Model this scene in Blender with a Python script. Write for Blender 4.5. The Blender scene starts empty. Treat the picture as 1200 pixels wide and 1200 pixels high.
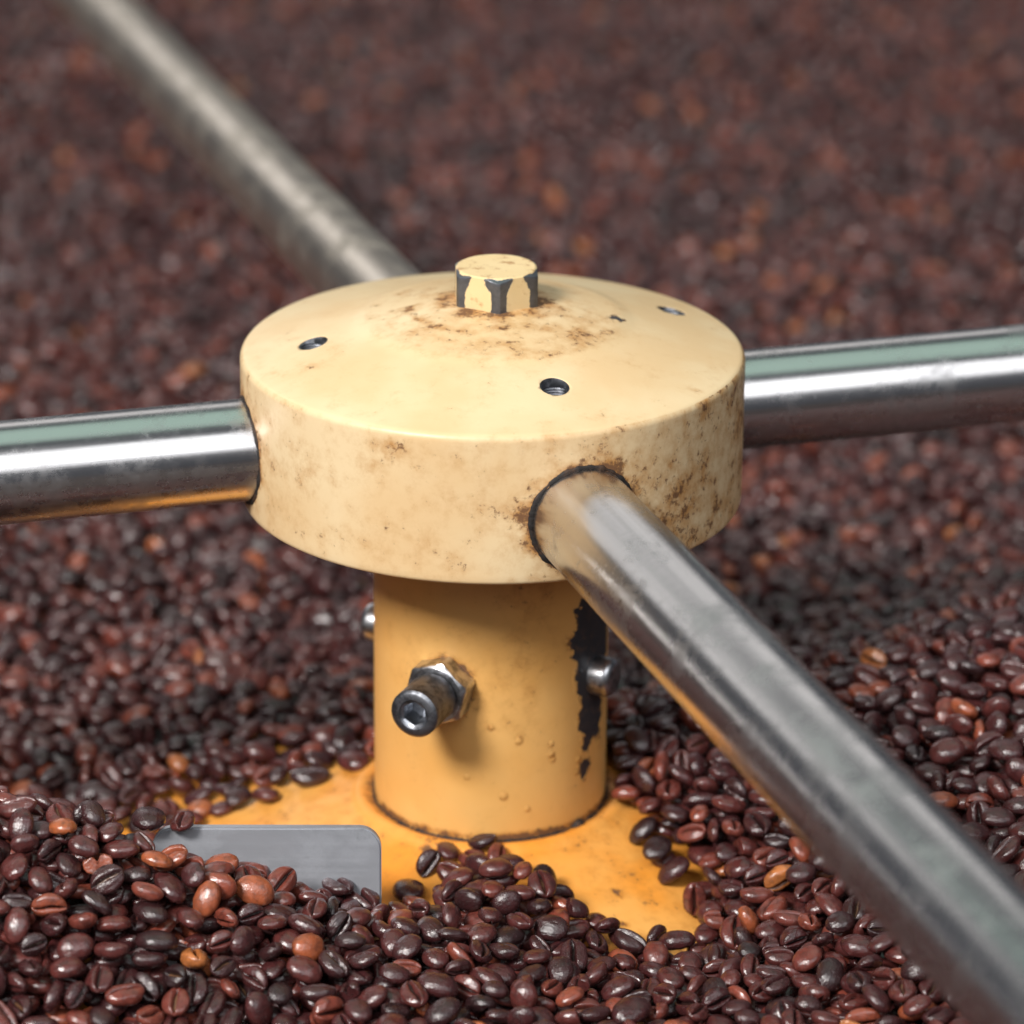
import bpy, bmesh, math, random
import numpy as np
from mathutils import Vector, Matrix

random.seed(11)
rng = np.random.default_rng(11)
S = 0.075                                   # radius of the hub drum in metres; "R units" below are multiples of it
scene = bpy.context.scene
COL = scene.collection

# ------------------------------------------------------------------ camera
CAM = np.array([0.0, -14.7242, 5.7058])     # R units, from the ellipses of drum and column
FW = np.array([0.00514443, 0.93044336, -0.36639962])
RT = np.array([0.99996684, -0.00247348, 0.0077588])
UP = np.array([-0.00631284, 0.36642739, 0.93042523])
FPX = 4606.6                                # focal length in pixels of the 1200 px photograph
cam_data = bpy.data.cameras.new("camera")
cam = bpy.data.objects.new("camera", cam_data)
COL.objects.link(cam)
M = Matrix((RT, UP, -FW)).transposed().to_4x4()
M.translation = Vector(CAM * S)
cam.matrix_world = M
cam_data.sensor_width = 36.0
cam_data.lens = 36.0 * FPX / 1200.0
cam_data.clip_start = 0.05
cam_data.clip_end = 50.0
cam_data.dof.use_dof = True
cam_data.dof.focus_distance = 1.12
cam_data.dof.aperture_fstop = 8.5
scene.camera = cam

# ------------------------------------------------------------------ world, lamps, exposure
world = bpy.data.worlds.new("World")
scene.world = world
world.use_nodes = True
bg = world.node_tree.nodes["Background"]
bg.inputs[0].default_value = (0.80, 0.86, 1.0, 1)
bg.inputs[1].default_value = 0.09

def area_lamp(name, loc, target, sx, sy, power, color):
    d = bpy.data.lights.new(name, 'AREA')
    d.shape = 'RECTANGLE'; d.size = sx; d.size_y = sy; d.energy = power; d.color = color
    o = bpy.data.objects.new(name, d); COL.objects.link(o)
    o.location = loc
    o.rotation_euler = (Vector(target) - Vector(loc)).to_track_quat('-Z', 'Y').to_euler()
    return o
area_lamp("key_light", (-1.30, -1.60, 1.75), (0, 0, 0), 0.65, 0.65, 98.0, (1.0, 0.965, 0.93))
area_lamp("window_light", (0.55, -1.75, 1.65), (0, 0, 0), 3.4, 1.5, 36.0, (0.96, 0.975, 1.0))
area_lamp("ceiling_light", (0.0, 0.65, 2.2), (0, 0.65, 0), 3.4, 1.7, 11.5, (0.70, 1.0, 0.84))
area_lamp("rear_ceiling_light", (-0.9, 3.0, 1.90), (0, 0.2, 0), 4.4, 1.0, 12.0, (1.0, 0.975, 0.95))
area_lamp("far_window_light", (-1.25, 3.5, 0.85), (0, 0.4, 0), 0.9, 0.75, 4.5, (1.0, 0.98, 0.96))

scene.view_settings.view_transform = 'Standard'
scene.view_settings.look = 'None'
scene.view_settings.exposure = 0.06
scene.view_settings.gamma = 1.0
scene.view_settings.use_curve_mapping = False
scene.render.engine = 'CYCLES'
scene.cycles.use_denoising = True
scene.cycles.max_bounces = 7
scene.cycles.sample_clamp_indirect = 6.0

# ------------------------------------------------------------------ helpers: pixels to places
def ray(px, py):
    d = FW * FPX + RT * (px - 600) + UP * (600 - py)
    return d / np.linalg.norm(d)
def on_y(px, py, y):
    d = ray(px, py); return CAM + d * ((y - CAM[1]) / d[1])
def on_cylinder(px, py, r):
    d = ray(px, py); a = d[0]**2 + d[1]**2; b = CAM[0]*d[0] + CAM[1]*d[1]
    c = CAM[0]**2 + CAM[1]**2 - r*r
    return CAM + d * ((-b - math.sqrt(max(b*b - a*c, 0))) / a)
def on_profile(px, py, fz, t0=12.0, t1=24.0):
    d = ray(px, py); t = np.linspace(t0, t1, 24000); P = CAM + t[:, None] * d
    g = P[:, 2] - fz(np.hypot(P[:, 0], P[:, 1]))
    return P[np.argmax(g < 0)]
def project(P):                              # R units -> photo pixels and depth
    V = P - CAM; z = V @ FW
    return 600 + FPX * (V @ RT) / z, 600 - FPX * (V @ UP) / z, z
def smooth(e0, e1, x):
    t = np.clip((x - e0) / (e1 - e0), 0, 1); return t * t * (3 - 2 * t)

# value noise in numpy for vertex masks
_perm = rng.random((64, 64, 64))
def vnoise(P, freq):
    q = np.asarray(P) * freq + 17.3
    i = np.floor(q).astype(int); f = q - i; f = f * f * (3 - 2 * f)
    out = 0
    for dx in (0, 1):
        for dy in (0, 1):
            for dz in (0, 1):
                w = (f[:, 0] if dx else 1 - f[:, 0]) * (f[:, 1] if dy else 1 - f[:, 1]) * (f[:, 2] if dz else 1 - f[:, 2])
                out = out + w * _perm[(i[:, 0] + dx) % 64, (i[:, 1] + dy) % 64, (i[:, 2] + dz) % 64]
    return out

# ------------------------------------------------------------------ helpers: objects
def tag(o, label=None, cat=None, group=None, kind=None):
    if label: o["label"] = label
    if cat: o["category"] = cat
    if group: o["group"] = group
    if kind: o["kind"] = kind
    return o
def empty(name, loc=(0, 0, 0)):
    o = bpy.data.objects.new(name, None); COL.objects.link(o); o.location = loc
    o.empty_display_size = 0.01
    return o
def mesh_obj(name, verts, faces, mat, parent=None, smooth_angle=35, scale=S):
    me = bpy.data.meshes.new(name)
    me.from_pydata([tuple(v) for v in (np.asarray(verts, float) * scale)], [], [tuple(f) for f in faces])
    bm = bmesh.new(); bm.from_mesh(me)
    bmesh.ops.recalc_face_normals(bm, faces=bm.faces)
    bm.to_mesh(me); bm.free()
    me.polygons.foreach_set("use_smooth", [True] * len(me.polygons))
    if smooth_angle < 180:
        me.set_sharp_from_angle(angle=math.radians(smooth_angle))
    me.materials.append(mat)
    o = bpy.data.objects.new(name, me); COL.objects.link(o)
    if parent is not None: o.parent = parent
    return o
def set_attr(o, name, values):
    a = o.data.attributes.new(name, 'FLOAT', 'POINT')
    a.data.foreach_set("value", np.asarray(values, np.float32))
def verts_R(o):
    n = len(o.data.vertices); co = np.zeros(n * 3); o.data.vertices.foreach_get("co", co)
    return co.reshape(n, 3) / S
def densify(profile, step):
    out = [profile[0]]
    for a, b in zip(profile[:-1], profile[1:]):
        n = max(1, int(math.ceil(math.hypot(b[0]-a[0], b[1]-a[1]) / step)))
        for k in range(1, n + 1):
            out.append((a[0] + (b[0]-a[0])*k/n, a[1] + (b[1]-a[1])*k/n))
    return out
def lathe(profile, seg):
    vs, fs = [], []; n = len(profile)
    for j in range(seg):
        a = 2 * math.pi * j / seg; c, s = math.cos(a), math.sin(a)
        for (r, z) in profile: vs.append((r * c, r * s, z))
    for j in range(seg):
        k = (j + 1) % seg
        for i in range(n - 1):
            fs.append((j*n+i, k*n+i, k*n+i+1, j*n+i+1))
    return vs, fs
def fillet(cx, cz, r, a0, a1, n=6):
    return [(cx + r*math.cos(math.radians(a0 + (a1-a0)*k/n)), cz + r*math.sin(math.radians(a0 + (a1-a0)*k/n))) for k in range(n+1)]
def frame(u):
    u = np.array(u, float); u /= np.linalg.norm(u)
    n1 = np.cross(u, (0, 0, 1.0)); n1 /= np.linalg.norm(n1)
    return u, n1, np.cross(n1, u)
def rot_solid(P, u, profile, seg=48, jitter=None):
    """surface of revolution about the axis P + t*u; profile = (radius, t)"""
    u, n1, n2 = frame(u); P = np.array(P, float)
    vs, fs = lathe(profile, seg)
    out = [P + n1*v[0] + n2*v[1] + u*v[2] for v in vs]
    return out, fs
def hex_solid(P, u, across, t0, t1, chamfer, turn=0.0, bore=0.0):
    """hexagon prism with the turned chamfer on its outer end (t1), optional bore"""
    u, n1, n2 = frame(u) if abs(u[2]) < 0.99 else (np.array((0, 0, 1.0)), np.array((1.0, 0, 0)), np.array((0, 1.0, 0)))
    P = np.array(P, float); rin = across / 2; seg = 72; vs = []; rows = []
    def hexr(a):
        m = (a - turn + math.pi/6) % (math.pi/3) - math.pi/6
        return rin / math.cos(m)
    def rowf(fr, ft): 
        rows.append([len(vs) + k for k in range(seg)])
        for k in range(seg):
            a = 2*math.pi*k/seg; r = fr(a); vs.append(P + n1*r*math.cos(a) + n2*r*math.sin(a) + u*ft(a))
    cut = lambda a: (hexr(a) - rin*0.985) * 0.62
    rowf(lambda a: max(bore, 1e-4), lambda a: t0)
    rowf(lambda a: hexr(a), lambda a: t0)
    for q in (0.3, 0.6, 0.9):
        rowf(hexr, lambda a, q=q: t0 + (t1 - chamfer - cut(a) - t0) * q)
    rowf(hexr, lambda a: t1 - chamfer - cut(a))
    rowf(lambda a: hexr(a)*0.995, lambda a: t1 - chamfer - cut(a)*0.8)
    rowf(lambda a: rin * 0.96, lambda a: t1)
    rowf(lambda a: rin * 0.94, lambda a: t1)
    rowf(lambda a: max(bore, 1e-4), lambda a: t1)
    fs = []
    for r0, r1 in zip(rows[:-1], rows[1:]):
        for k in range(seg):
            k2 = (k+1) % seg; fs.append((r0[k], r0[k2], r1[k2], r1[k]))
    if bore > 0:
        for k in range(seg):
            k2 = (k+1) % seg; fs.append((rows[-1][k], rows[-1][k2], rows[0][k2], rows[0][k]))
    return vs, fs

# ------------------------------------------------------------------ helpers: materials
class Nodes:
    def __init__(self, name):
        self.mat = bpy.data.materials.new(name); self.mat.use_nodes = True
        self.t = self.mat.node_tree; self.b = self.t.nodes["Principled BSDF"]
    def node(self, typ, **kw):
        n = self.t.nodes.new(typ)
        for k, v in kw.items(): setattr(n, k, v)
        return n
    def put(self, sock, v):
        if isinstance(v, bpy.types.NodeSocket): self.t.links.new(v, sock)
        elif isinstance(v, (tuple, list)) and len(v) == 3 and sock.type == 'RGBA': sock.default_value = (*v, 1)
        else: sock.default_value = v
    def math(self, op, a, b=0.0, c=None, clamp=False):
        n = self.node('ShaderNodeMath', operation=op, use_clamp=clamp)
        self.put(n.inputs[0], a); self.put(n.inputs[1], b)
        if c is not None: self.put(n.inputs[2], c)
        return n.outputs[0]
    def add(self, a, b): return self.math('ADD', a, b)
    def mul(self, a, b): return self.math('MULTIPLY', a, b)
    def step(self, x, lo, hi, to0=0.0, to1=1.0):
        n = self.node('ShaderNodeMapRange', interpolation_type='SMOOTHSTEP')
        self.put(n.inputs[0], x); self.put(n.inputs[1], lo); self.put(n.inputs[2], hi)
        self.put(n.inputs[3], to0); self.put(n.inputs[4], to1)
        return n.outputs[0]
    def mix(self, f, a, b):
        n = self.node('ShaderNodeMix', data_type='RGBA')
        self.put(n.inputs[0], f); self.put(n.inputs[6], a); self.put(n.inputs[7], b)
        return n.outputs[2]
    def coord(self, which='Object'): return self.node('ShaderNodeTexCoord').outputs[which]
    def scaled(self, v, s):
        n = self.node('ShaderNodeMapping'); self.put(n.inputs[0], v); n.inputs[3].default_value = s
        return n.outputs[0]
    def noise(self, v, scale, detail=4.0, rough=0.55, dist=0.0):
        n = self.node('ShaderNodeTexNoise')
        self.put(n.inputs['Vector'], v); n.inputs['Scale'].default_value = scale
        n.inputs['Detail'].default_value = detail; n.inputs['Roughness'].default_value = rough
        n.inputs['Distortion'].default_value = dist
        return n.outputs[0]
    def attr(self, name, typ='GEOMETRY'):
        n = self.node('ShaderNodeAttribute', attribute_name=name, attribute_type=typ); return n.outputs['Fac']
    def bump(self, h, strength, dist, normal=None):
        n = self.node('ShaderNodeBump'); n.inputs['Strength'].default_value = strength
        n.inputs['Distance'].default_value = dist; self.put(n.inputs['Height'], h)
        if normal is not None: self.put(n.inputs['Normal'], normal)
        return n.outputs[0]
    def set(self, **kw):
        for k, v in kw.items(): self.put(self.b.inputs[k.replace('_', ' ')], v)
        return self.mat

def paint(name, base, pale, tan=(0.45, 0.22, 0.065), brown=(0.135, 0.062, 0.028), under=(0.018, 0.019, 0.022), rough=0.42):
    """old enamel: attribute grime = how dirty, chip = signed distance (R units) into bare patches, blister = raised bits"""
    n = Nodes(name); co = n.coord()
    big = n.noise(co, 26, 3); fine = n.noise(co, 900, 3, 0.7); mid = n.noise(co, 170, 5, 0.65); speck = n.noise(co, 420, 5, 0.7)
    g = n.attr('grime'); chip = n.attr('chip')
    col = n.mix(n.step(big, 0.35, 0.68), base, pale)
    # thin tan film
    film = n.step(n.add(n.mul(g, 0.55), n.mul(n.add(mid, -0.5), 1.5)), 0.05, 0.75)
    col = n.mix(n.mul(film, n.math('MULTIPLY', g, 1.25, clamp=True)), col, tan)
    # faint speckle everywhere
    sp0 = n.step(n.add(n.mul(fine, 0.6), n.mul(mid, 0.55)), 0.66, 0.80)
    col = n.mix(n.mul(sp0, n.add(0.18, n.mul(g, 0.4))), col, tan)
    # dark specks where grime is heavy
    dk = n.step(n.add(n.add(n.mul(g, 0.62), n.mul(n.add(speck, -0.5), 1.9)), n.mul(n.add(mid, -0.5), 1.0)), 0.50, 0.82)
    col = n.mix(n.mul(dk, 0.92), col, brown)
    rim = n.step(n.add(chip, n.add(n.mul(n.add(mid, -0.5), 0.08), n.mul(n.add(speck, -0.5), 0.06))), -0.014, -0.002)
    col = n.mix(n.mul(rim, n.step(speck, 0.42, 0.6)), col, brown)
    cm = n.step(n.add(chip, n.add(n.mul(n.add(mid, -0.5), 0.08), n.mul(n.add(speck, -0.5), 0.06))), -0.001, 0.003)
    col = n.mix(cm, col, n.mix(n.step(speck, 0.5, 0.68), n.mix(mid, under, (0.045, 0.045, 0.05)), (0.085, 0.055, 0.04)))
    h = n.add(n.add(n.mul(n.noise(co, 320, 3), 0.35), n.mul(cm, -1.6)), n.add(n.mul(n.attr('blister'), 1.6), n.mul(dk, 0.25)))
    rg = n.add(n.add(rough, n.mul(n.add(mid, -0.5), 0.25)), n.mul(dk, 0.25))
    return n.set(Base_Color=col, Roughness=rg, Normal=n.bump(h, 0.32, 0.0006), Specular_IOR_Level=0.45)

MAT_HUB = paint("cream_enamel", (0.675, 0.472, 0.250), (0.725, 0.558, 0.332))
MAT_COLUMN = paint("golden_enamel", (0.735, 0.385, 0.108), (0.77, 0.44, 0.145), tan=(0.40, 0.17, 0.035))
MAT_FLANGE = paint("orange_enamel", (0.78, 0.285, 0.030), (0.77, 0.385, 0.095), tan=(0.50, 0.19, 0.025), rough=0.45)

def steel(name, base=(0.68, 0.665, 0.65), rough=0.2, blotch=0.0, streak=0.25, along='u'):
    n = Nodes(name); co = n.coord()
    st = n.scaled(co, (1, 90, 90)); ring = n.scaled(co, (60, 1, 1)) if blotch == 0 else co
    s1 = n.noise(st, 6, 4); s2 = n.noise(ring, 22, 3); bl = n.noise(co, 48, 5, 0.6); bl2 = n.noise(co, 320, 4, 0.65)
    r = n.add(n.add(rough, n.mul(n.add(s1, -0.5), 0.24)), n.mul(n.step(n.add(n.mul(bl, 0.7), n.mul(bl2, 0.3)), 0.46, 0.66), 0.17 + blotch * 0.12))
    col = n.mix(n.step(n.add(n.mul(bl, 0.6), n.mul(bl2, 0.4)), 0.5, 0.72), base, tuple(c * (0.72 - 0.25*blotch) for c in base))
    h = n.add(n.add(n.mul(s1, 0.25), n.mul(s2, 0.15)), n.add(n.mul(bl, blotch * 2.2), n.mul(bl2, 0.18)))
    return n.set(Base_Color=col, Metallic=1.0, Roughness=r, Normal=n.bump(h, streak, 0.0004))
MAT_PIPE = steel("brushed_stainless_steel", base=(0.61, 0.595, 0.59), rough=0.225, streak=0.22)
MAT_PIPE_WORN = steel("spotted_stainless_steel", base=(0.60, 0.53, 0.45), rough=0.36, blotch=0.8, streak=0.16)
MAT_PLATE = steel("dull_steel_plate", base=(0.42, 0.435, 0.47), rough=0.36, blotch=0.55, streak=0.22)
MAT_PLATE.node_tree.nodes["Principled BSDF"].inputs["Metallic"].default_value = 0.6
def plain_steel(name, base, rough):
    n = Nodes(name); co = n.coord(); a = n.noise(co, 260, 5, 0.65); b = n.noise(co, 900, 3)
    col = n.mix(n.step(a, 0.42, 0.66), base, tuple(c * 0.35 for c in base))
    return n.set(Base_Color=col, Metallic=1.0, Roughness=n.add(rough, n.mul(a, 0.25)), Normal=n.bump(n.add(a, n.mul(b, 0.4)), 0.25, 0.0003))
MAT_NUT = plain_steel("zinc_steel", (0.62, 0.63, 0.65), 0.22)
MAT_SCREW = plain_steel("black_oxide_steel", (0.24, 0.25, 0.275), 0.34)
MAT_HEAD = plain_steel("worn_bolt_steel", (0.42, 0.44, 0.48), 0.25)
_n = Nodes("black_sealant"); _co = _n.coord()
MAT_SEAL = _n.set(Base_Color=_n.mix(_n.step(_n.noise(_co, 300, 4), 0.5, 0.68), (0.014, 0.011, 0.010), (0.055, 0.028, 0.015)), Roughness=0.7,
                  Normal=_n.bump(_n.noise(_co, 700, 4), 0.6, 0.0006))
# paint on the hexagon bolt, worn to steel along the corners (attribute bare)
_n = Nodes("worn_painted_bolt"); _co = _n.coord(); _m = _n.noise(_co, 210, 6, 0.7); _g = _n.noise(_co, 120, 4)
_w = _n.step(_n.add(_n.attr('bare'), _n.mul(_n.add(_m, -0.5), 1.3)), 0.44, 0.52)
_c = _n.mix(_n.step(_m, 0.52, 0.68), _n.mix(_g, (0.72, 0.52, 0.25), (0.78, 0.60, 0.33)), (0.42, 0.22, 0.08))
MAT_BOLT = _n.set(Base_Color=_n.mix(_w, _c, _n.mix(_m, (0.05, 0.055, 0.065), (0.30, 0.31, 0.34))), Metallic=_n.mul(_w, 0.85),
                  Roughness=0.42, Normal=_n.bump(_n.add(_n.mul(_w, -1.2), _n.mul(_m, 0.6)), 0.4, 0.0005))
_n = Nodes("tray_steel"); _co = _n.coord()
MAT_TRAY = _n.set(Base_Color=_n.mix(_n.noise(_co, 60, 4), (0.02, 0.012, 0.009), (0.035, 0.02, 0.015)), Roughness=0.7, Metallic=0.2)

# coffee: tone (0 dark ... 1 light) comes with each bean, crease and chaff from the mesh
_n = Nodes("roasted_coffee"); _oi = _n.node('ShaderNodeObjectInfo'); _co = _n.coord()
_off = _n.node('ShaderNodeVectorMath', operation='ADD'); _n.put(_off.inputs[0], _co)
_cx = _n.node('ShaderNodeCombineXYZ'); 
for _k in range(3): _n.put(_cx.inputs[_k], _n.mul(_oi.outputs['Random'], (3.1, 5.7, 2.3)[_k]))
_n.put(_off.inputs[1], _cx.outputs[0]); _v = _off.outputs[0]
_tone = _n.attr('tone', 'INSTANCER')
_cr = _n.node('ShaderNodeValToRGB'); _n.put(_cr.inputs[0], _tone)
_els = [(0.0, (0.022, 0.0098, 0.0108)), (0.35, (0.059, 0.0150, 0.0155)), (0.62, (0.116, 0.0275, 0.0225)), (0.82, (0.220, 0.050, 0.030)), (0.93, (0.33, 0.085, 0.032)), (1.0, (0.47, 0.160, 0.046))]
_cr.color_ramp.elements[0].position = 0.0; _cr.color_ramp.elements[0].color = (*_els[0][1], 1)
_cr.color_ramp.elements[1].position = 1.0; _cr.color_ramp.elements[1].color = (*_els[-1][1], 1)
for _p, _c in _els[1:-1]:
    _e = _cr.color_ramp.elements.new(_p); _e.color = (*_c, 1)
_wr = _n.noise(_n.scaled(_v, (0.45, 1.5, 1.5)), 700, 4, 0.6, 0.6); _n1 = _n.noise(_v, 420, 4, 0.6); _n2 = _n.noise(_v, 1500, 3, 0.6)
_c = _n.mix(_n.step(_n1, 0.38, 0.72), _cr.outputs[0], _n.mix(0.55, _cr.outputs[0], (0.010, 0.006, 0.006)))
_crease = _n.attr('crease')
_ch = _n.mul(_n.step(_n.add(_crease, _n.mul(_n.add(_n1, -0.5), 0.9)), 0.62, 0.95), _n.step(_oi.outputs['Random'], 0.55, 0.85, 0.03, 0.75))
_c = _n.mix(_n.mul(_n.step(_crease, 0.30, 0.75), 0.8), _c, (0.012, 0.007, 0.007)); _c = _n.mix(_ch, _c, (0.23, 0.115, 0.055))
MAT_BEAN = _n.set(Base_Color=_c, Roughness=_n.add(0.10, _n.add(_n.mul(_n1, 0.18), _n.mul(_oi.outputs['Random'], 0.12))),
                  Normal=_n.bump(_n.add(_n.add(_n1, _n.mul(_n2, 0.35)), _n.mul(_wr, _n.step(_tone, 0.55, 0.1, 0.4, 1.4))), 0.42, 0.0006), Specular_IOR_Level=0.80)

# ------------------------------------------------------------------ setting: the tray under the beans
FLOOR_Z = -1.86
_pr = densify([(0.02, FLOOR_Z), (24.0, FLOOR_Z)], 2.0)
_vs, _fs = lathe(_pr, 64)
tag(mesh_obj("tray_floor", _vs, _fs, MAT_TRAY), "dark steel floor of the round cooling tray under the beans", "tray floor", kind="structure")

# ------------------------------------------------------------------ the stirrer: hub drum, column, flange, arms, bolts
HUB_H = 0.607; RC = 0.477; Z_BASE = -1.318; RP = 0.2024; CONE = 0.30
stirrer = empty("stirrer_hub", (0, 0, 0))
tag(stirrer, "cream and orange painted stirrer hub with four steel arms rising from the coffee beans", "machine hub")

ARMS = {'l': (193.18, 0.2735, -0.020, 8.5), 'r': (18.7, 0.2867, -0.0148, 8.5), 'f': (-69.56, 0.2908, -0.0424, 5.3), 'b': (103.92, 0.3292, -0.0935, 13.5)}
def arm_axis(k):
    az, z, sl, L = ARMS[k]; a = math.radians(az)
    return np.array((0, 0, z)), np.array((math.cos(a)*math.cos(sl), math.sin(a)*math.cos(sl), math.sin(sl))), L
def arm_distance(P):
    out = []
    for k in ARMS:
        o, u, L = arm_axis(k); V = P - o; t = V @ u
        d = np.linalg.norm(V - np.outer(np.maximum(t, 0), u), axis=1)
        out.append(d - RP)
    return np.array(out)

# drum
dome = fillet(0.968, 0.575, 0.032, 0, 78, 7)
prof = [(RC - 0.03, 0.0), (0.975, 0.0)] + fillet(0.982, 0.018, 0.018, -90, 0, 4) + dome + [(0.56, 0.722), (0.53, 0.733), (0.50, 0.744), (0.30, 0.788), (0.15, 0.812), (0.0005, 0.816)]
def dome_z(r):
    pr = prof[::-1]; rr = [p[0] for p in pr if p[1] > 0.6]; zz = [p[1] for p in pr if p[1] > 0.6]
    return np.interp(r, rr, zz)
vs, fs = lathe(densify(prof, 0.022), 288)
drum = mesh_obj("drum", vs, fs, MAT_HUB, stirrer, smooth_angle=50)
hole_px = [(367, 402), (650, 453), (787, 364)]
HOLES = [on_profile(px, py, dome_z) for px, py in hole_px]
# drill the threaded holes
cutters = []
for P in HOLES:
    q = P.copy(); q[2] -= 0.10
    cv, cf = rot_solid(q, (0.0001, 0, 1), [(0.0001, 0), (0.057, 0), (0.057, 0.2), (0.0001, 0.2)], 32)
    cutters.append(mesh_obj("cutter", cv, cf, MAT_SEAL))
for c in cutters:
    m = drum.modifiers.new("hole", 'BOOLEAN'); m.operation = 'DIFFERENCE'; m.object = c; m.solver = 'EXACT'
bpy.context.view_layer.update()
me = bpy.data.meshes.new_from_object(drum.evaluated_get(bpy.context.evaluated_depsgraph_get()))
drum.modifiers.clear(); old = drum.data; drum.data = me; bpy.data.meshes.remove(old); me.name = "drum"
for c in cutters:
    m_ = c.data; bpy.data.objects.remove(c); bpy.data.meshes.remove(m_)
V = verts_R(drum); r = np.hypot(V[:, 0], V[:, 1]); az = np.degrees(np.arctan2(V[:, 1], V[:, 0]))
D = arm_distance(V).min(0); side = (r > 0.96) & (V[:, 2] < 0.60)
g = 0.14 + 0.13*side + 0.62*np.exp(-np.maximum(D, 0)/0.018)*(r > 0.9) + 0.40*np.exp(-np.maximum(D, 0)/0.10)*(r > 0.9)
nz = vnoise(V, 3.0); nz2 = vnoise(V * np.array((1, 1, 1)), 9.0)
g += side * (0.37*smooth(-64, -40, az)*smooth(40, -10, az)) * (0.55 + 0.9*nz)
g += side * 0.25 * nz2
for (px, py, rad, amp, cyl) in [(460, 525, 0.055, 0.75, 1), (440, 545, 0.03, 0.35, 1), (718, 548, 0.04, 0.5, 1), (612, 600, 0.04, 0.6, 1), (812, 458, 0.03, 0.55, 0), (735, 490, 0.02, 0.45, 0), (362, 430, 0.03, .2, 0), (640, 505, .03, .3, 1)]:
    Q = on_cylinder(px, py, 1.0) if cyl else on_profile(px, py, dome_z)
    g += amp*np.exp(-((V - Q)**2).sum(1)/rad**2)
top = (V[:, 2] > 0.607)
ang = np.radians(az)
arcs = np.clip(vnoise(np.stack([r*26, ang*1.6, ang*0], 1), 1.0)*1.6 - 0.62, 0, 1)
g += top * smooth(0.56, 0.48, r) * (0.24 + 0.75*arcs*smooth(70, -10, np.abs(az + 100) - 70))
g += top * 0.55*np.exp(-((r - 0.185)/0.05)**2) * (0.4 + 0.8*nz2)
g += top * 0.25 * np.clip(nz2*1.8 - 0.7, 0, 1)
set_attr(drum, "grime", g)
chip = np.full(len(V), -0.2)
Pc = on_profile(723, 373, dome_z); chip = np.maximum(chip, 0.030 - np.linalg.norm((V - Pc)*np.array((1, 1, 1)), axis=1))
set_attr(drum, "chip", chip); set_attr(drum, "blister", np.zeros(len(V)))
for P in HOLES:                                       # thread lining
    pf = []
    for k in range(15):
        pf.append((0.0555 if k % 2 else 0.050, -0.018 - 0.0056*k))
    pf += [(0.047, -0.099), (0.0005, -0.099)]
    cv, cf = rot_solid(P, (0.0001, 0, 1), [(0.0566, 0.0)] + pf, 32)
    for q_ in range(0, len(cv), len(pf) + 1):
        cv[q_] = np.array((cv[q_][0], cv[q_][1], float(dome_z(math.hypot(cv[q_][0], cv[q_][1]))) - 0.0012))
    mesh_obj("threaded_hole", cv, cf, MAT_SCREW, drum, 60)

# hexagon bolt on top
bv, bf = hex_solid((0.012, 0, 0.800), (0, 0, 1), 0.318, 0.0, 0.146, 0.004, turn=math.radians(-57))
tbolt = mesh_obj("top_bolt", bv, bf, MAT_BOLT, stirrer, 28)
V = verts_R(tbolt); V[:, 0] -= 0.012; a = np.arctan2(V[:, 1], V[:, 0]) - math.radians(-57)
m = np.abs((a + math.pi/6) % (math.pi/3) - math.pi/6) / (math.pi/6)      # 0 mid-flat, 1 corner
rr = np.hypot(V[:, 0], V[:, 1])
hgt = (V[:, 2] - 0.80)/0.146
set_attr(tbolt, "bare", np.where((rr > 0.154) & (hgt < 0.985), smooth(0.40, 0.85, m + 0.22*smooth(0.45, 0.95, hgt))*0.95 + 0.25*smooth(0.75, 0.97, hgt), 0.0))
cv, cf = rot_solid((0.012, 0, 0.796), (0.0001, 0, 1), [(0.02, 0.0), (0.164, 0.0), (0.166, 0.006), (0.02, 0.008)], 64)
mesh_obj("bolt_shadow_gap", cv, cf, MAT_SEAL, tbolt).name = "bolt_shade_disc"  # dark disc added as painted shadow under the bolt head, borrowing sealant black

# column
prof = densify([(RC, 0.004), (RC, Z_BASE - 0.02)], 0.007)
vs, fs = lathe(prof, 420)
column = mesh_obj("column", vs, fs, MAT_COLUMN, stirrer)
V = verts_R(column); az = np.arctan2(V[:, 1], V[:, 0]); arc = np.stack([az*RC, V[:, 2]], 1)
def uv(px, py):
    P = on_cylinder(px, py, RC); return np.array((math.atan2(P[1], P[0])*RC, P[2]))
def capsule(pts, w):
    d = np.full(len(arc), 9.0)
    for (p, q, w0, w1) in [(pts[i], pts[i+1], w[i], w[i+1]) for i in range(len(pts)-1)]:
        p, q = uv(*p), uv(*q); e = q - p; t = np.clip(((arc - p) @ e) / (e @ e), 0, 1)
        d = np.minimum(d, np.linalg.norm(arc - p - t[:, None]*e, axis=1) - (w0 + (w1 - w0)*t))
    return -d
chip = np.maximum(capsule([(693, 722), (697, 748), (698, 785), (694, 815), (694, 845), (688, 872)], [0.11, 0.150, 0.125, 0.070, 0.085, 0.03]),
                  capsule([(685, 896), (682, 912)], [0.020, 0.012]))
chip = chip + 0.05*(vnoise(np.stack([arc[:, 0], arc[:, 1], arc[:, 0]*0], 1), 30) - 0.5) + 0.02*(vnoise(np.stack([arc[:, 0], arc[:, 1], arc[:, 0]*0], 1), 75) - 0.5)
bl = np.zeros(len(V)); spots = [(608, 868, .016), (646, 872, .013), (646, 884, .014), (648, 890, .012), (590, 933, .016), (618, 948, .012), (547, 911, .011), (576, 853, .010), (664, 752, .014), (668, 758, .014), (680, 788, .013), (683, 893, .02), (678, 890, .014), (676, 905, .014), (702, 870, .02), (697, 853, .015), (678, 840, .012)]
for px, py, rad in spots:
    d = np.linalg.norm(arc - uv(px, py), axis=1); bl = np.maximum(bl, smooth(rad*1.3, rad*0.5, d))
edge = np.exp(-((chip + 0.010)/0.010)**2); bl = np.maximum(bl, 0.7*edge*(vnoise(V, 30) > 0.45))
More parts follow.
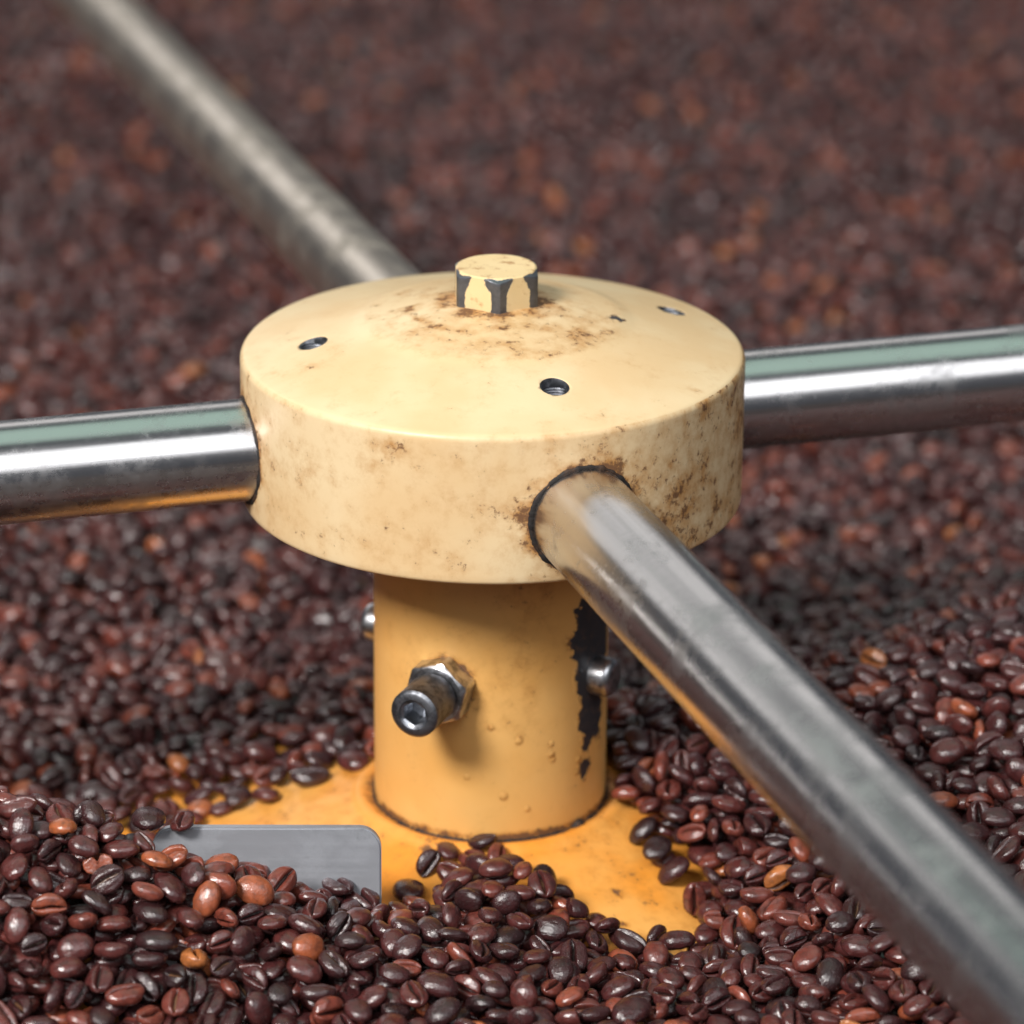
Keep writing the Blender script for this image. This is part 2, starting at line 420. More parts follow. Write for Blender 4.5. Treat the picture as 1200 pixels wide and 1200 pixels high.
g = 0.10 + 0.10*vnoise(V, 4)
g += 0.75*smooth(-0.30, -0.02, V[:, 2])*(0.5 + 0.8*vnoise(V, 6))
g += 0.30*smooth(0.25, 0.0, np.abs(arc[:, 0] - uv(620, 800)[0]))*smooth(-1.15, -0.6, V[:, 2])
dscrew = np.linalg.norm(arc - (uv(524, 802)), axis=1)
g += 1.3*np.exp(-(np.maximum(dscrew - 0.085, 0)/0.030)**2) + 0.3*np.exp(-(dscrew/0.25)**2)
g += 1.1*np.exp(-((V[:, 2] - Z_BASE)/0.024)**2)*(0.5 + vnoise(V, 10))
g += 0.35*edge
for px, py, rad in spots: g += 0.42*np.exp(-((np.linalg.norm(arc - uv(px, py), axis=1) - rad)/(0.008))**2)
set_attr(column, "grime", g); set_attr(column, "chip", chip); set_attr(column, "blister", bl)

# flange cone the column stands on
prof = [(RC - 0.06, Z_BASE - 0.016), (0.492, Z_BASE - 0.012)] + [(0.51, Z_BASE - 0.004), (0.53, Z_BASE + 0.002), (0.55, Z_BASE - 0.002), (0.565, Z_BASE - 0.013), (0.575, Z_BASE - 0.022), (0.59, Z_BASE - 0.028), (0.615, Z_BASE - 0.036)] + [(1.9, Z_BASE - CONE*(1.9 - RC)), (1.9, FLOOR_Z - 0.01)]
def cone_z(r): return Z_BASE - CONE*(np.asarray(r) - RC)
vs, fs = lathe(densify(prof, 0.03), 256)
flange = mesh_obj("flange", vs, fs, MAT_FLANGE, stirrer, 40)
V = verts_R(flange); r = np.hypot(V[:, 0], V[:, 1])
g = 0.14 + 0.34*vnoise(V, 5) + 0.2*vnoise(V, 14) + 0.8*np.exp(-((r - 0.485)/0.025)**2) + 0.25*np.exp(-((r - 0.60)/0.012)**2) + 0.1*vnoise(np.stack([r*30, r*0, r*0], 1), 1.0)
bl = np.zeros(len(V)); 
for (px, py, rad) in [(701, 1080, .016), (726, 1086, .018), (724, 1048, .010), (500, 997, 0.010)]:
    Q = on_profile(px, py, cone_z); d = np.linalg.norm(V - Q, axis=1)
    g += 1.1*np.exp(-((d - rad)/0.012)**2); bl = np.maximum(bl, smooth(rad*1.5, rad*0.6, d))
set_attr(flange, "grime", g); set_attr(flange, "chip", np.full(len(V), -0.2)); set_attr(flange, "blister", bl)
# uneven dark joint where column and flange meet
vs, fs = [], []; n1, n2 = 240, 8
for j in range(n1):
    a = 2*math.pi*j/n1; rad = 0.004 + 0.006*random.random()**2 + (0.018 if abs(math.degrees(a) - 318) < 2.5 else 0)
    for i in range(n2):
        b = 2*math.pi*i/n2; R_ = RC + 0.004 + rad*math.cos(b); vs.append((R_*math.cos(a), R_*math.sin(a), Z_BASE - 0.012 + rad*0.9*math.sin(b)))
for j in range(n1):
    for i in range(n2):
        fs.append((j*n2+i, ((j+1) % n1)*n2+i, ((j+1) % n1)*n2+(i+1) % n2, j*n2+(i+1) % n2))
mesh_obj("joint_seam", vs, fs, MAT_SEAL, column, 180)

# four arms, each with the dark sealant round its socket
for k in ARMS:
    o, u, L = arm_axis(k)
    prof = [(0.0005, 0.55)] + densify([(RP, 0.55), (RP, L - 0.01)], 0.25) + [(RP - 0.01, L), (0.0005, L)]
    cv, cf = rot_solid((0, 0, 0), (1, 0, 0), prof, 96)
    arm = mesh_obj("arm", cv, cf, MAT_PIPE_WORN if k == 'b' else MAT_PIPE, stirrer, 40)
    uu, m1, m2 = frame(u)
    # local x runs along the arm so that the brushing follows it
    mat = Matrix((uu, -m1, m2)).transposed().to_4x4(); mat.translation = Vector(o * S)
    arm.matrix_local = mat
    if k == 'b': arm["label"] = "spotted dull steel arm"
    # sealant: ring on the intersection of arm and drum wall
    vs, fs = [], []; n1, n2 = 160, 8
    ph = random.random()*9
    rnd = np.array([random.random() for _ in range(n1)]); rnd = (rnd + np.roll(rnd, 1) + np.roll(rnd, 2) + np.roll(rnd, 3))/4; rnd = np.clip((rnd - 0.25)*2, 0, 1)
    for j in range(n1):
        a = 2*math.pi*j/n1
        wob = 0.5 + 0.5*math.sin(3*a + ph)*math.sin(7*a + 2*ph)
        rad = 0.004 + 0.006*wob*rnd[j] + 0.007*rnd[j]
        q = o + (RP + 0.006)*(m1*math.cos(a) + m2*math.sin(a))
        # walk along u to the drum surface (radius 1)
        A = u[0]**2 + u[1]**2; B = q[0]*u[0] + q[1]*u[1]; Cc = q[0]**2 + q[1]**2 - 1.0
        q = q + u*((-B + math.sqrt(B*B - A*Cc))/A)
        nrm = np.array((q[0], q[1], 0)); nrm /= np.linalg.norm(nrm)
        er = m1*math.cos(a) + m2*math.sin(a); er = er - nrm*(er @ nrm); er /= np.linalg.norm(er)
        for i in range(n2):
            b = 2*math.pi*i/n2; vs.append(q + er*rad*math.cos(b) + nrm*0.5*rad*math.sin(b))
    for j in range(n1):
        for i in range(n2):
            fs.append((j*n2+i, ((j+1) % n1)*n2+i, ((j+1) % n1)*n2+(i+1) % n2, j*n2+(i+1) % n2))
    mesh_obj("socket_seal", vs, fs, MAT_SEAL, drum, 180)

# clamping screw with lock nut on the column front
P0 = on_cylinder(522, 805, RC); azs = math.radians(-113.0)
P0 = np.array((RC*math.cos(azs), RC*math.sin(azs), P0[2])); us = (math.cos(azs), math.sin(azs), 0)
hv, hf = rot_solid(P0, us, [(0.0005, -0.05), (0.045, -0.05), (0.045, 0.10), (0.094, 0.10), (0.099, 0.108), (0.099, 0.285)] + [(0.092, 0.292), (0.086, 0.296), (0.062, 0.296), (0.056, 0.290)], 64)
screw = mesh_obj("clamp_screw", hv, hf, MAT_SCREW, stirrer, 40)
# hexagon socket in its head
u_, a1, a2 = frame(us); vs = []; fs = []
for (kind, rad, t) in [('c', 0.056, 0.290), ('h', 0.052, 0.284), ('h', 0.050, 0.20), ('z', 0.001, 0.19)]:
    for j in range(48):
        a = 2*math.pi*j/48
        rr = rad if kind != 'h' else rad*math.cos(math.pi/6)/math.cos((a + math.pi/6) % (math.pi/3) - math.pi/6)
        vs.append(P0 + a1*rr*math.cos(a) + a2*rr*math.sin(a) + u_*t)
for i in range(3):
    for j in range(48): fs.append((i*48+j, i*48+(j+1) % 48, (i+1)*48+(j+1) % 48, (i+1)*48+j))
mesh_obj("hexagon_socket", vs, fs, MAT_HEAD, screw, 30)
vs, fs = hex_solid(P0, us, 0.240, -0.012, 0.092, 0.004, turn=math.radians(12), bore=0.05)
mesh_obj("lock_nut", vs, fs, MAT_NUT, screw, 28)
# two bolt heads on the column's flanks
for (azd, z, hexed) in [(-27.0, on_cylinder(699, 790, RC)[2], True), (157.0, on_cylinder(436, 735, RC)[2] - 0.07, False)]:
    a = math.radians(azd); Pb = np.array((RC*math.cos(a), RC*math.sin(a), z)); ub = (math.cos(a), math.sin(a), 0)
    pf = [(0.0005, -0.03), (0.078, -0.03), (0.081, 0.01)] + fillet(0.045, 0.05, 0.036, 0, 85, 6) + [(0.03, 0.0862), (0.0005, 0.0870)]
    cv, cf = rot_solid(Pb, ub, pf, 40)
    mesh_obj("bolt_head", cv, cf, MAT_NUT, stirrer, 40)

# ------------------------------------------------------------------ steel plate standing in the beans
YB = -1.05
A = on_y(178, 967, YB - 0.01); B = on_y(447, 968, YB); Z_TOP = B[2]
ub = (B - A); ub[2] = 0; Lb = np.linalg.norm(ub); ub /= Lb; nb = np.array((ub[1], -ub[0], 0)) # toward camera
rc_ = 0.085; th = 0.036; bot = -1.62
outline = [(0, bot), (Lb, bot)] + [(Lb - rc_ + rc_*math.cos(t), Z_TOP - rc_ + rc_*math.sin(t)) for t in np.linspace(0, math.pi/2, 10)] + [(rc_ - rc_*math.sin(t), Z_TOP - rc_ + rc_*math.cos(t)) for t in np.linspace(0, math.pi/2, 10)]
bm = bmesh.new()
fr = [bm.verts.new(Vector((A*np.array((1, 1, 0)) + ub*s + nb*th/2) + np.array((0, 0, z))) * S) for s, z in outline]
for v_ in fr: v_.co += Vector(nb*0.20*(Z_TOP*S - v_.co.z))
bm.faces.new(fr)
ex = bmesh.ops.extrude_face_region(bm, geom=list(bm.faces))
bmesh.ops.translate(bm, verts=[v for v in ex['geom'] if isinstance(v, bmesh.types.BMVert)], vec=Vector(-nb*th*S))
bmesh.ops.recalc_face_normals(bm, faces=bm.faces)
bmesh.ops.bevel(bm, geom=[e for e in bm.edges if len(e.link_faces) == 2 and e.calc_face_angle(0) > 1.0], offset=0.0005, segments=2, affect='EDGES')
me = bpy.data.meshes.new("scraper_plate"); bm.to_mesh(me); bm.free(); me.materials.append(MAT_PLATE)
me.polygons.foreach_set("use_smooth", [True]*len(me.polygons)); me.set_sharp_from_angle(angle=math.radians(30))
plate = bpy.data.objects.new("scraper_plate", me); COL.objects.link(plate)
tag(plate, "grey steel scraper plate with rounded corner half buried in the beans", "scraper plate")

# ------------------------------------------------------------------ coffee beans
MM = 0.001 / S                               # one millimetre in R units
NV = 10
def bean_mesh(i):
    rs = np.random.default_rng(100 + i)
    a = 4.75*rs.uniform(0.92, 1.12); b = 3.75*rs.uniform(0.95, 1.08); c1 = 2.75*rs.uniform(0.9, 1.12); c2 = 1.5*rs.uniform(0.85, 1.25)
    NR = 17
    dphi = np.array([0, 4, 8, 12, 17, 24, 34, 48, 64, 82, 102, 124, 146, 164, 180.0])   # from the crease round to the back
    phi = np.concatenate([dphi[:-1], 360 - dphi[:0:-1]]); phi = np.radians(phi); n = len(phi)
    bend = rs.uniform(-0.5, 0.5); wob = rs.uniform(0.10, 0.35)*rs.choice((-1, 1)); ph = rs.uniform(0, 6.28); open_ = rs.uniform(0.7, 1.5)
    vs, cr = [], []
    for k in range(NR):
        t = -1 + 2*(k + 0.0)/(NR - 1); t = math.sin(t*math.pi/2)
        w = math.sqrt(max(0, 1 - abs(t)**2.15))
        for p in phi:
            sn, cs = math.sin(p), -math.cos(p)                  # p = 0: flat side, crease
            ce = (abs(cs)**0.72)*(1 if cs > 0 else -1)
            y = b*w*sn; z = (c1 if cs > 0 else c2)*ce*w**(1.0 if cs > 0 else 0.75)
            y += (1 - t*t)*0.0 + wob*math.sin(2.6*t)*max(0, -cs)*0.9 + bend*t*t*0.6
            gr = 0.0
            if cs < 0:
                ang = abs(math.degrees(math.atan2(sn, -cs)))
                gr = math.exp(-(ang/8.0)**2)*min(1, (1 - abs(t)**3)*1.15)
                z += 1.5*open_*gr - 0.40*math.exp(-((ang - 24)/14)**2)*w
            vs.append((a*t, y, z)); cr.append(gr)
    vs = np.array(vs); q = vs/5.0 + i*7.1
    if i == NV - 1:                                  # a broken bean
        vs[:, 0] = np.minimum(vs[:, 0], 0.9 + 0.35*np.sin(vs[:, 1]*1.3) + 0.2*vs[:, 2])
    vs += 0.35*(vnoise(q, 1.3) - 0.5)[:, None]*np.array((0.6, 0.8, 0.8)) + 0.34*(vnoise(q, 4.6) - 0.5)[:, None]*np.array((0.7, 1, 1))
    fs = []
    for k in range(NR - 1):
        for j in range(n):
            j2 = (j + 1) % n; fs.append((k*n+j, k*n+j2, (k+1)*n+j2, (k+1)*n+j))
    me = bpy.data.meshes.new("coffee_bean"); me.from_pydata([tuple(v) for v in vs*0.001], [], fs)
    bm = bmesh.new(); bm.from_mesh(me); 
    lay = bm.verts.layers.float.new("crease")
    for v, c in zip(bm.verts, cr): v[lay] = c
    bmesh.ops.remove_doubles(bm, verts=bm.verts, dist=0.00002); bmesh.ops.recalc_face_normals(bm, faces=bm.faces)
    bm.to_mesh(me); bm.free()
    me.polygons.foreach_set("use_smooth", [True]*len(me.polygons)); me.materials.append(MAT_BEAN)
    return me, vs
BEANS = [bean_mesh(i) for i in range(NV)]

# --- target surface of the heaps (R units): thin-plate spline through surveyed points
PTS = np.array([(-1.95, -1.18, -0.80), (-2.8, -1.2, -0.75), (-1.55, -1.2, -0.85), (-1.2, -1.2, -0.955), (-0.85, -1.2, -1.12), (-0.45, -1.2, -1.30),
    (-1.9, -2.2, -1.13), (-1.0, -2.1, -1.27), (0.0, -2.1, -1.30), (-2.9, -2.3, -1.1), (-1, -3.2, -1.35), (1, -3.2, -1.35), (3, -3, -1.2), (-3.2, -3.2, -1.2),
    (0.05, -0.62, -1.30), (-0.05, -0.95, -1.25), (0.0, -1.4, -1.27), (0.42, -1.25, -1.40), (0.83, -1.25, -1.44), (0.55, -1.7, -1.35),
    (1.0, -0.7, -1.26), (1.2, -1.5, -1.28), (1.9, -0.2, -0.88), (2.0, -1.3, -1.04), (0.78, 0.0, -1.15), (0.70, 0.45, -1.12), (1.3, 0.2, -1.02), (3.0, -0.5, -0.90), (1.1, -2.2, -1.3), (2.2, -2.3, -1.15),
    (-1.2, 0.1, -1.54), (-0.65, 0.38, -1.38), (-1.8, 0.8, -1.58), (-2.3, 3.3, -1.60), (-2.0, -0.55, -1.5), (-1.2, -0.6, -1.55), (-3.0, -0.4, -1.4), (-0.5, -0.8, -1.6),
    (1.2, 2.2, -1.50), (0.95, 1.35, -1.45), (2.1, 1.0, -0.94), (2.6, 3.0, -1.42), (3.6, 1.2, -1.0), (0, 1.4, -1.45), (0, 4, -1.6), (0, 8, -1.6), (-5, 8, -1.6), (5, 8, -1.6), (-4, 3, -1.6), (5, 3.5, -1.5), (0, 16, -1.6), (-7, 16, -1.6), (7, 16, -1.6), (5, -2, -1.1), (-5, -2, -1.1)])
def tps_k(d2): return 0.5*d2*np.log(d2 + 1e-9)
_d2 = ((PTS[:, None, :2] - PTS[None, :, :2])**2).sum(-1); _N = len(PTS)
_A = np.zeros((_N + 3, _N + 3)); _A[:_N, :_N] = tps_k(_d2) + np.eye(_N)*0.02
_A[:_N, _N] = 1; _A[:_N, _N+1:] = PTS[:, :2]; _A[_N, :_N] = 1; _A[_N+1:, :_N] = PTS[:, :2].T
_w = np.linalg.solve(_A, np.concatenate([PTS[:, 2], np.zeros(3)]))

# --- height grid
CELL = 0.8*MM
X0, X1, Y0, Y1 = -9.0, 9.0, -3.6, 16.4
NX, NY = int((X1 - X0)/CELL), int((Y1 - Y0)/CELL)
cs = 8
gx = X0 + (np.arange(0, NX + cs, cs) + 0.5)*CELL; gy = Y0 + (np.arange(0, NY + cs, cs) + 0.5)*CELL
GX, GY = np.meshgrid(gx, gy, indexing='ij'); coarse = np.full(GX.shape, _w[_N]) + _w[_N+1]*GX + _w[_N+2]*GY
for (x, y, z), w in zip(PTS, _w[:_N]): coarse += w*tps_k((GX - x)**2 + (GY - y)**2)
def up(c):
    ii = np.arange(NX)/cs; jj = np.arange(NY)/cs
    i0 = ii.astype(int); j0 = jj.astype(int); fi = (ii - i0)[:, None]; fj = (jj - j0)[None, :]
    i1 = np.minimum(i0 + 1, c.shape[0]-1); j1 = np.minimum(j0 + 1, c.shape[1]-1)
    return (c[np.ix_(i0, j0)]*(1-fi)*(1-fj) + c[np.ix_(i1, j0)]*fi*(1-fj) + c[np.ix_(i0, j1)]*(1-fi)*fj + c[np.ix_(i1, j1)]*fi*fj)
# bare part of the flange: outline on the cone
bare_px = [(236, 968), (290, 950), (345, 932), (395, 913), (430, 903)]
bare_px2 = [(714, 925), (722, 945), (748, 990), (776, 1032), (800, 1044), (803, 1072), (812, 1100), (822, 1132), (800, 1124), (762, 1108), (735, 1116), (700, 1100), (672, 1076), (652, 1050), (638, 1040), (618, 1042), (596, 1022), (584, 1002), (560, 984), (528, 990), (497, 996), (492, 1012), (502, 1036), (470, 1052)]
poly = [on_profile(x, y, cone_z)[:2] for x, y in bare_px] + [np.array((-0.40, 0.38)), np.array((0.0, 0.50)), np.array((0.44, 0.28))] + [on_profile(x, y, cone_z)[:2] for x, y in bare_px2] + [np.array((-0.45, -0.96)), np.array((-1.15, -0.80)), np.array((-1.32, -0.25))]
poly = np.array(poly)
def poly_sd(P):                               # signed distance, positive outside
    inside = np.zeros(len(P), bool); dist = np.full(len(P), 9.0)
    for a, b in zip(poly, np.roll(poly, -1, 0)):
        e = b - a; t = np.clip(((P - a) @ e)/(e @ e), 0, 1); dist = np.minimum(dist, np.linalg.norm(P - a - t[:, None]*e, axis=1))
        c = ((a[1] > P[:, 1]) != (b[1] > P[:, 1])) & (P[:, 0] < (b[0]-a[0])*(P[:, 1]-a[1])/(b[1]-a[1] + 1e-12) + a[0]); inside ^= c
    return np.where(inside, -dist, dist)
sd = poly_sd(np.stack([GX.ravel(), GY.ravel()], 1)).reshape(GX.shape)
RR = np.hypot(GX, GY); cz = np.where(RR < 1.9, Z_BASE - CONE*(np.maximum(RR, RC) - RC), FLOOR_Z)
target = np.where(RR < 1.9, np.clip(coarse, cz + 2.6*MM, cz + 2.6*MM + np.maximum(sd, 0)*1.3), coarse)
TARGET = up(target); SD = up(sd); TER = up(cz)
grid = np.maximum(TER, TARGET - np.where(Y0 + np.arange(NY)*CELL < 3.5, 14.0, 10.0)[None, :]*MM)

# the plate leans: beans rest on its front
_gxx = (X0 + (np.arange(NX) + 0.5)*CELL)[:, None]; _gyy = (Y0 + (np.arange(NY) + 0.5)*CELL)[None, :]
_s = (_gxx - A[0])*ub[0] + (_gyy - A[1])*ub[1]; _d = -(_gxx - A[0])*ub[1] + (_gyy - A[1])*ub[0] + th/2
grid = np.where((_s > -0.02) & (_s < Lb) & (_d < 0.01) & (_d > -0.16), np.maximum(grid, Z_TOP + _d/0.20), grid)
TERC = TER
TER = np.maximum(TER, np.where((_s > -0.02) & (_s < Lb) & (_d < 0.01) & (_d > -0.16), Z_TOP + _d/0.20, -9))
del _s, _d
# --- bean orientations as little height maps
ORI = []
dense = []
for me, vs in BEANS:
    k = vs[rng.integers(0, len(vs), 1500)]; dense.append(np.concatenate([vs, (k + vs[rng.integers(0, len(vs), 1500)])*0.5]) if False else vs)
def tri_points(me, n):
    me.calc_loop_triangles(); co = np.zeros(len(me.vertices)*3); me.vertices.foreach_get("co", co); co = co.reshape(-1, 3)*1000
    tr = np.zeros(len(me.loop_triangles)*3, int); me.loop_triangles.foreach_get("vertices", tr); tr = tr.reshape(-1, 3)
    ar = np.linalg.norm(np.cross(co[tr[:, 1]]-co[tr[:, 0]], co[tr[:, 2]]-co[tr[:, 0]]), axis=1)
    i = rng.choice(len(tr), n, p=ar/ar.sum()); u = rng.random((n, 2)); f = u.sum(1) > 1; u[f] = 1 - u[f]
    return co[tr[i, 0]] + u[:, :1]*(co[tr[i, 1]]-co[tr[i, 0]]) + u[:, 1:]*(co[tr[i, 2]]-co[tr[i, 0]])
SURF = [tri_points(me, 1600) for me, vs in BEANS]
def rotm(yaw, roll, pitch):
    cy, sy, cr, sr, cp, sp = math.cos(yaw), math.sin(yaw), math.cos(roll), math.sin(roll), math.cos(pitch), math.sin(pitch)
    Rz = np.array(((cy, -sy, 0), (sy, cy, 0), (0, 0, 1))); Rx = np.array(((1, 0, 0), (0, cr, -sr), (0, sr, cr))); Ry = np.array(((cp, 0, sp), (0, 1, 0), (-sp, 0, cp)))
    return Rz @ Ry @ Rx
for k in range(420):
    v = k % NV if k % NV < NV - 1 or k % 40 < NV else k % (NV - 1); q = rng.random()
    roll = rng.normal(0, 0.38) if q < 0.34 else (math.pi + rng.normal(0, 0.42) if q < 0.84 else rng.choice((-1, 1))*math.pi/2 + rng.normal(0, 0.3))
    pitch = rng.normal(0, 0.30) if rng.random() < 0.9 else rng.normal(0, 0.8)
    Rm = rotm(rng.uniform(0, 2*math.pi), roll, pitch); sc = float(np.clip(rng.normal(1.03, 0.095), 0.80, 1.26))
    P = SURF[v] @ Rm.T * sc * MM
    ij = np.floor(P[:, :2]*0.91/CELL).astype(int); lo = ij.min(0); sh = ij.max(0) - lo + 1
    bot_ = np.full(sh, 9.0); top_ = np.full(sh, -9.0)
    np.minimum.at(bot_, (ij[:, 0]-lo[0], ij[:, 1]-lo[1]), P[:, 2]); np.maximum.at(top_, (ij[:, 0]-lo[0], ij[:, 1]-lo[1]), P[:, 2])
    up_ = Rm[2, 2]
    ORI.append((v, Rm, sc, lo, sh, bot_, top_, P[:, 2].min(), up_))

# --- drop them one by one, each settling in the lowest of a few poses
placed = []                                   # x, y, z, orientation
nA = ub[:2]; pA = A[:2]
def blocked(x, y, z):
    if x*x + y*y < (RC + 3.6*MM)**2: return True
    s = (x - pA[0])*nA[0] + (y - pA[1])*nA[1]; d = -(x - pA[0])*nA[1] + (y - pA[1])*nA[0]
    if 0.22 < s < Lb + 0.05 and -2.0*MM < d < 5.5*MM and z < Z_TOP + 16*MM: return True
    if -0.03 < s < Lb + 0.04 and -2.6*MM < d < 4.3*MM and z < Z_TOP + 2*MM: return True
    return False
def drop(n, x0, x1, y0, y1, tries, slack):
    xs = rng.uniform(x0, x1, n); ys = rng.uniform(y0, y1, n); oi = rng.integers(0, len(ORI), (n, tries)); jit = rng.normal(0, 2.4*MM, (n, tries, 2)); tol = rng.uniform(-0.5, 1.0, n)*MM
    wid = 600/FPX
    for k in range(n):
        x, y = xs[k], ys[k]
        dep = (y - CAM[1])*0.93 + 2.6
        if abs(x) > wid*dep*1.28 + 0.35: continue
        best = None
        for t in range(tries):
            v, Rm, sc, lo, sh, bo, to, zmin, up_ = ORI[oi[k, t]]
            ci = int((x + jit[k, t, 0] - X0)/CELL); cj = int((y + jit[k, t, 1] - Y0)/CELL)
            i0 = ci + lo[0]; j0 = cj + lo[1]
            if i0 < 0 or j0 < 0 or i0 + sh[0] >= NX or j0 + sh[1] >= NY: continue
            if SD[ci, cj] < 1.5*MM: continue
            z = (grid[i0:i0+sh[0], j0:j0+sh[1]] - bo).max()
            e = z + 0.25*zmin
            if best is None or e < best[0]: best = (e, z, oi[k, t], i0, j0, ci, cj)
        if best is None: continue
        e, z, o, i0, j0, ci, cj = best
        if z > TARGET[ci, cj] + slack*MM + tol[k]: continue
        bx, by = X0 + (ci + 0.0)*CELL, Y0 + (cj + 0.0)*CELL
        if blocked(bx, by, z): continue
        v, Rm, sc, lo, sh, bo, to, zmin, up_ = ORI[o]
        s_ = grid[i0:i0+sh[0], j0:j0+sh[1]]; np.maximum(s_, np.where(to > -5, z + to, -9), out=s_)
        placed.append((bx, by, z - 0.25*MM, o))
def underlay(x0, x1, y0, y1, pitch, depth, outside=False):
    ny = int((y1 - y0)/(pitch*0.87)); nx = int((x1 - x0)/pitch)
    for b in range(ny):
        for a in range(nx):
            x = x0 + (a + 0.5*(b % 2) + rng.uniform(-0.28, 0.28))*pitch; y = y0 + (b + rng.uniform(-0.28, 0.28))*pitch*0.87
            out = abs(x) > 600/FPX*((y - CAM[1])*0.93 + 2.6)*1.25 + 0.3
            if out != outside: continue
            ci = int((x - X0)/CELL); cj = int((y - Y0)/CELL)
            if ci < 12 or cj < 12 or ci > NX - 12 or cj > NY - 12 or SD[ci, cj] < 2.5*MM: continue
            if TARGET[ci, cj] - depth*MM < TERC[ci, cj] + 2.6*MM: continue
            for _ in range(12):
                o = rng.integers(0, len(ORI))
                if abs(ORI[o][8]) > 0.85: break
            v, Rm, sc, lo, sh, bo, to, zmin, up_ = ORI[o]
            z = max(TARGET[ci, cj] - depth*MM + rng.normal(0, 0.5)*MM, TER[ci, cj] - zmin - 0.15*MM)
            if blocked(x, y, z): continue
            i0 = ci + lo[0]; j0 = cj + lo[1]
            s_ = grid[i0:i0+sh[0], j0:j0+sh[1]]; np.maximum(s_, np.where(to > -5, z + to, -9), out=s_)
            placed.append((x, y, z, o))
underlay(-3.0, 3.0, -2.9, 2.0, 7.2*MM, 13.0)
underlay(-3.0, 3.0, -2.9, 2.0, 6.9*MM, 8.0)
underlay(-5.1, 5.1, 2.0, 16.0, 7.8*MM, 6.6)
underlay(-8.9, 8.9, -3.5, 16.2, 8.0*MM, 3.5, True)
drop(64000, -3.0, 3.0, -2.9, 2.0, 7, 1.2)
drop(30000, -1.6, 1.6, -1.7, 0.7, 10, 1.2)
drop(20000, -3.6, 3.6, 2.0, 4.5, 5, 1.5)
drop(42000, -5.1, 5.1, 4.5, 16.0, 4, 2.0)
placed = np.array(placed); NB = len(placed)
ORI_I = placed[:, 3].astype(int)

# --- how much of every near bean the camera sees (z-buffer of surface samples)
near = np.where(placed[:, 1] < 1.2)[0]
RES = 900; sc_ = RES/1200.0
zb = np.full(RES*RES, 1e9); idb = np.full(RES*RES, -1)
def splat(P, ids):
    x, y, z = project(P); i = (x*sc_).astype(int); j = (y*sc_).astype(int); ok = (i >= 0) & (i < RES) & (j >= 0) & (j < RES)
    q = j[ok]*RES + i[ok]; zz = z[ok]; dd = ids[ok]
    o = np.argsort(-zz); q, zz, dd = q[o], zz[o], dd[o]
    better = zz < zb[q]; q, zz, dd = q[better], zz[better], dd[better]
    zb[q] = zz; idb[q] = dd
for ch in np.array_split(near, 12):
    Ps = []; Is = []
    for b in ch:
        v, Rm, s, *_ = ORI[ORI_I[b]]
        Ps.append(placed[b, :3] + SURF[v][:900] @ Rm.T*s*MM); Is.append(np.full(900, b))
    splat(np.concatenate(Ps), np.concatenate(Is))
occ = []
t_ = np.linspace(0.9, 5.2, 900)
for k in ARMS:
    o, u, L = arm_axis(k); uu, m1, m2 = frame(u)
    for a in np.linspace(0, 2*math.pi, 420): occ.append(o + t_[:, None]*u + RP*(m1*math.cos(a) + m2*math.sin(a)))
for zc in np.linspace(Z_BASE, 0, 260):
    a = np.linspace(0, 2*math.pi, 700); occ.append(np.stack([RC*np.cos(a), RC*np.sin(a), a*0 + zc], 1))
for zc in np.linspace(-1.5, Z_TOP, 200):
    occ.append(np.array((A[0], A[1], 0)) + np.linspace(0, Lb, 700)[:, None]*ub + np.array((0, 0, zc)))
occ = np.concatenate(occ); splat(occ, np.full(len(occ), -2))
seen = np.bincount(idb[idb >= 0], minlength=NB)
chosen = np.argsort(-seen)[:300]; chosen = chosen[seen[chosen] > 60]

# --- tones
tone = np.clip(rng.beta(1.7, 2.2, NB)*0.92, 0, 0.86)
lt = rng.random(NB); tone[lt > 0.962] = rng.uniform(0.84, 0.95, (lt > 0.962).sum()); tone[lt > 0.992] = rng.uniform(0.95, 1.0, (lt > 0.992).sum())

is_chosen = np.zeros(NB, bool); is_chosen[chosen] = True
def euler_of(b):
    v, Rm, s, *_ = ORI[ORI_I[b]]; return Matrix(Rm.tolist()).to_euler('XYZ'), s, v
sources = {}
def bean_label(b):
    x, y, z = placed[b, :3]; up_ = ORI[ORI_I[b]][8]; t = tone[b]
    shade = "blackish brown" if t < 0.25 else "dark brown" if t < 0.62 else "reddish brown" if t < 0.84 else "light tan"
    size = ORI[ORI_I[b]][2]; size = "small " if size < 0.96 else "large " if size > 1.10 else ""
    broken = "broken " if ORI[ORI_I[b]][0] == NV - 1 else ""
    pose = "round side up" if up_ > 0.55 else "crease up" if up_ < -0.55 else "on edge"
    d_ = float(poly_sd(np.array([[x, y]]))[0])
    if d_ < 0.085 and x*x + y*y < 2.6 and not (x < -0.4): place = "beside the bare orange flange"
    elif x < -0.40: place = "heaped against the steel plate"
    elif x < 0.62 or y < -1.35: place = "heaped before the orange flange"
    else: place = "heaped beneath the lowest steel arm"
    return f"{size}{broken}{shade} coffee bean lying {pose}, {place}", f"{size}{broken}{shade} beans {pose} {place}"
for b in chosen:
    e, s, v = euler_of(b)
    o = bpy.data.objects.new("coffee_bean", BEANS[v][0]); COL.objects.link(o)
    o.location = placed[b, :3]*S; o.rotation_euler = e; o.scale = (s, s, s)
    o["tone"] = float(tone[b])
    lab, grp = bean_label(b); tag(o, lab, "coffee bean", grp)
    sources.setdefault(v, o)

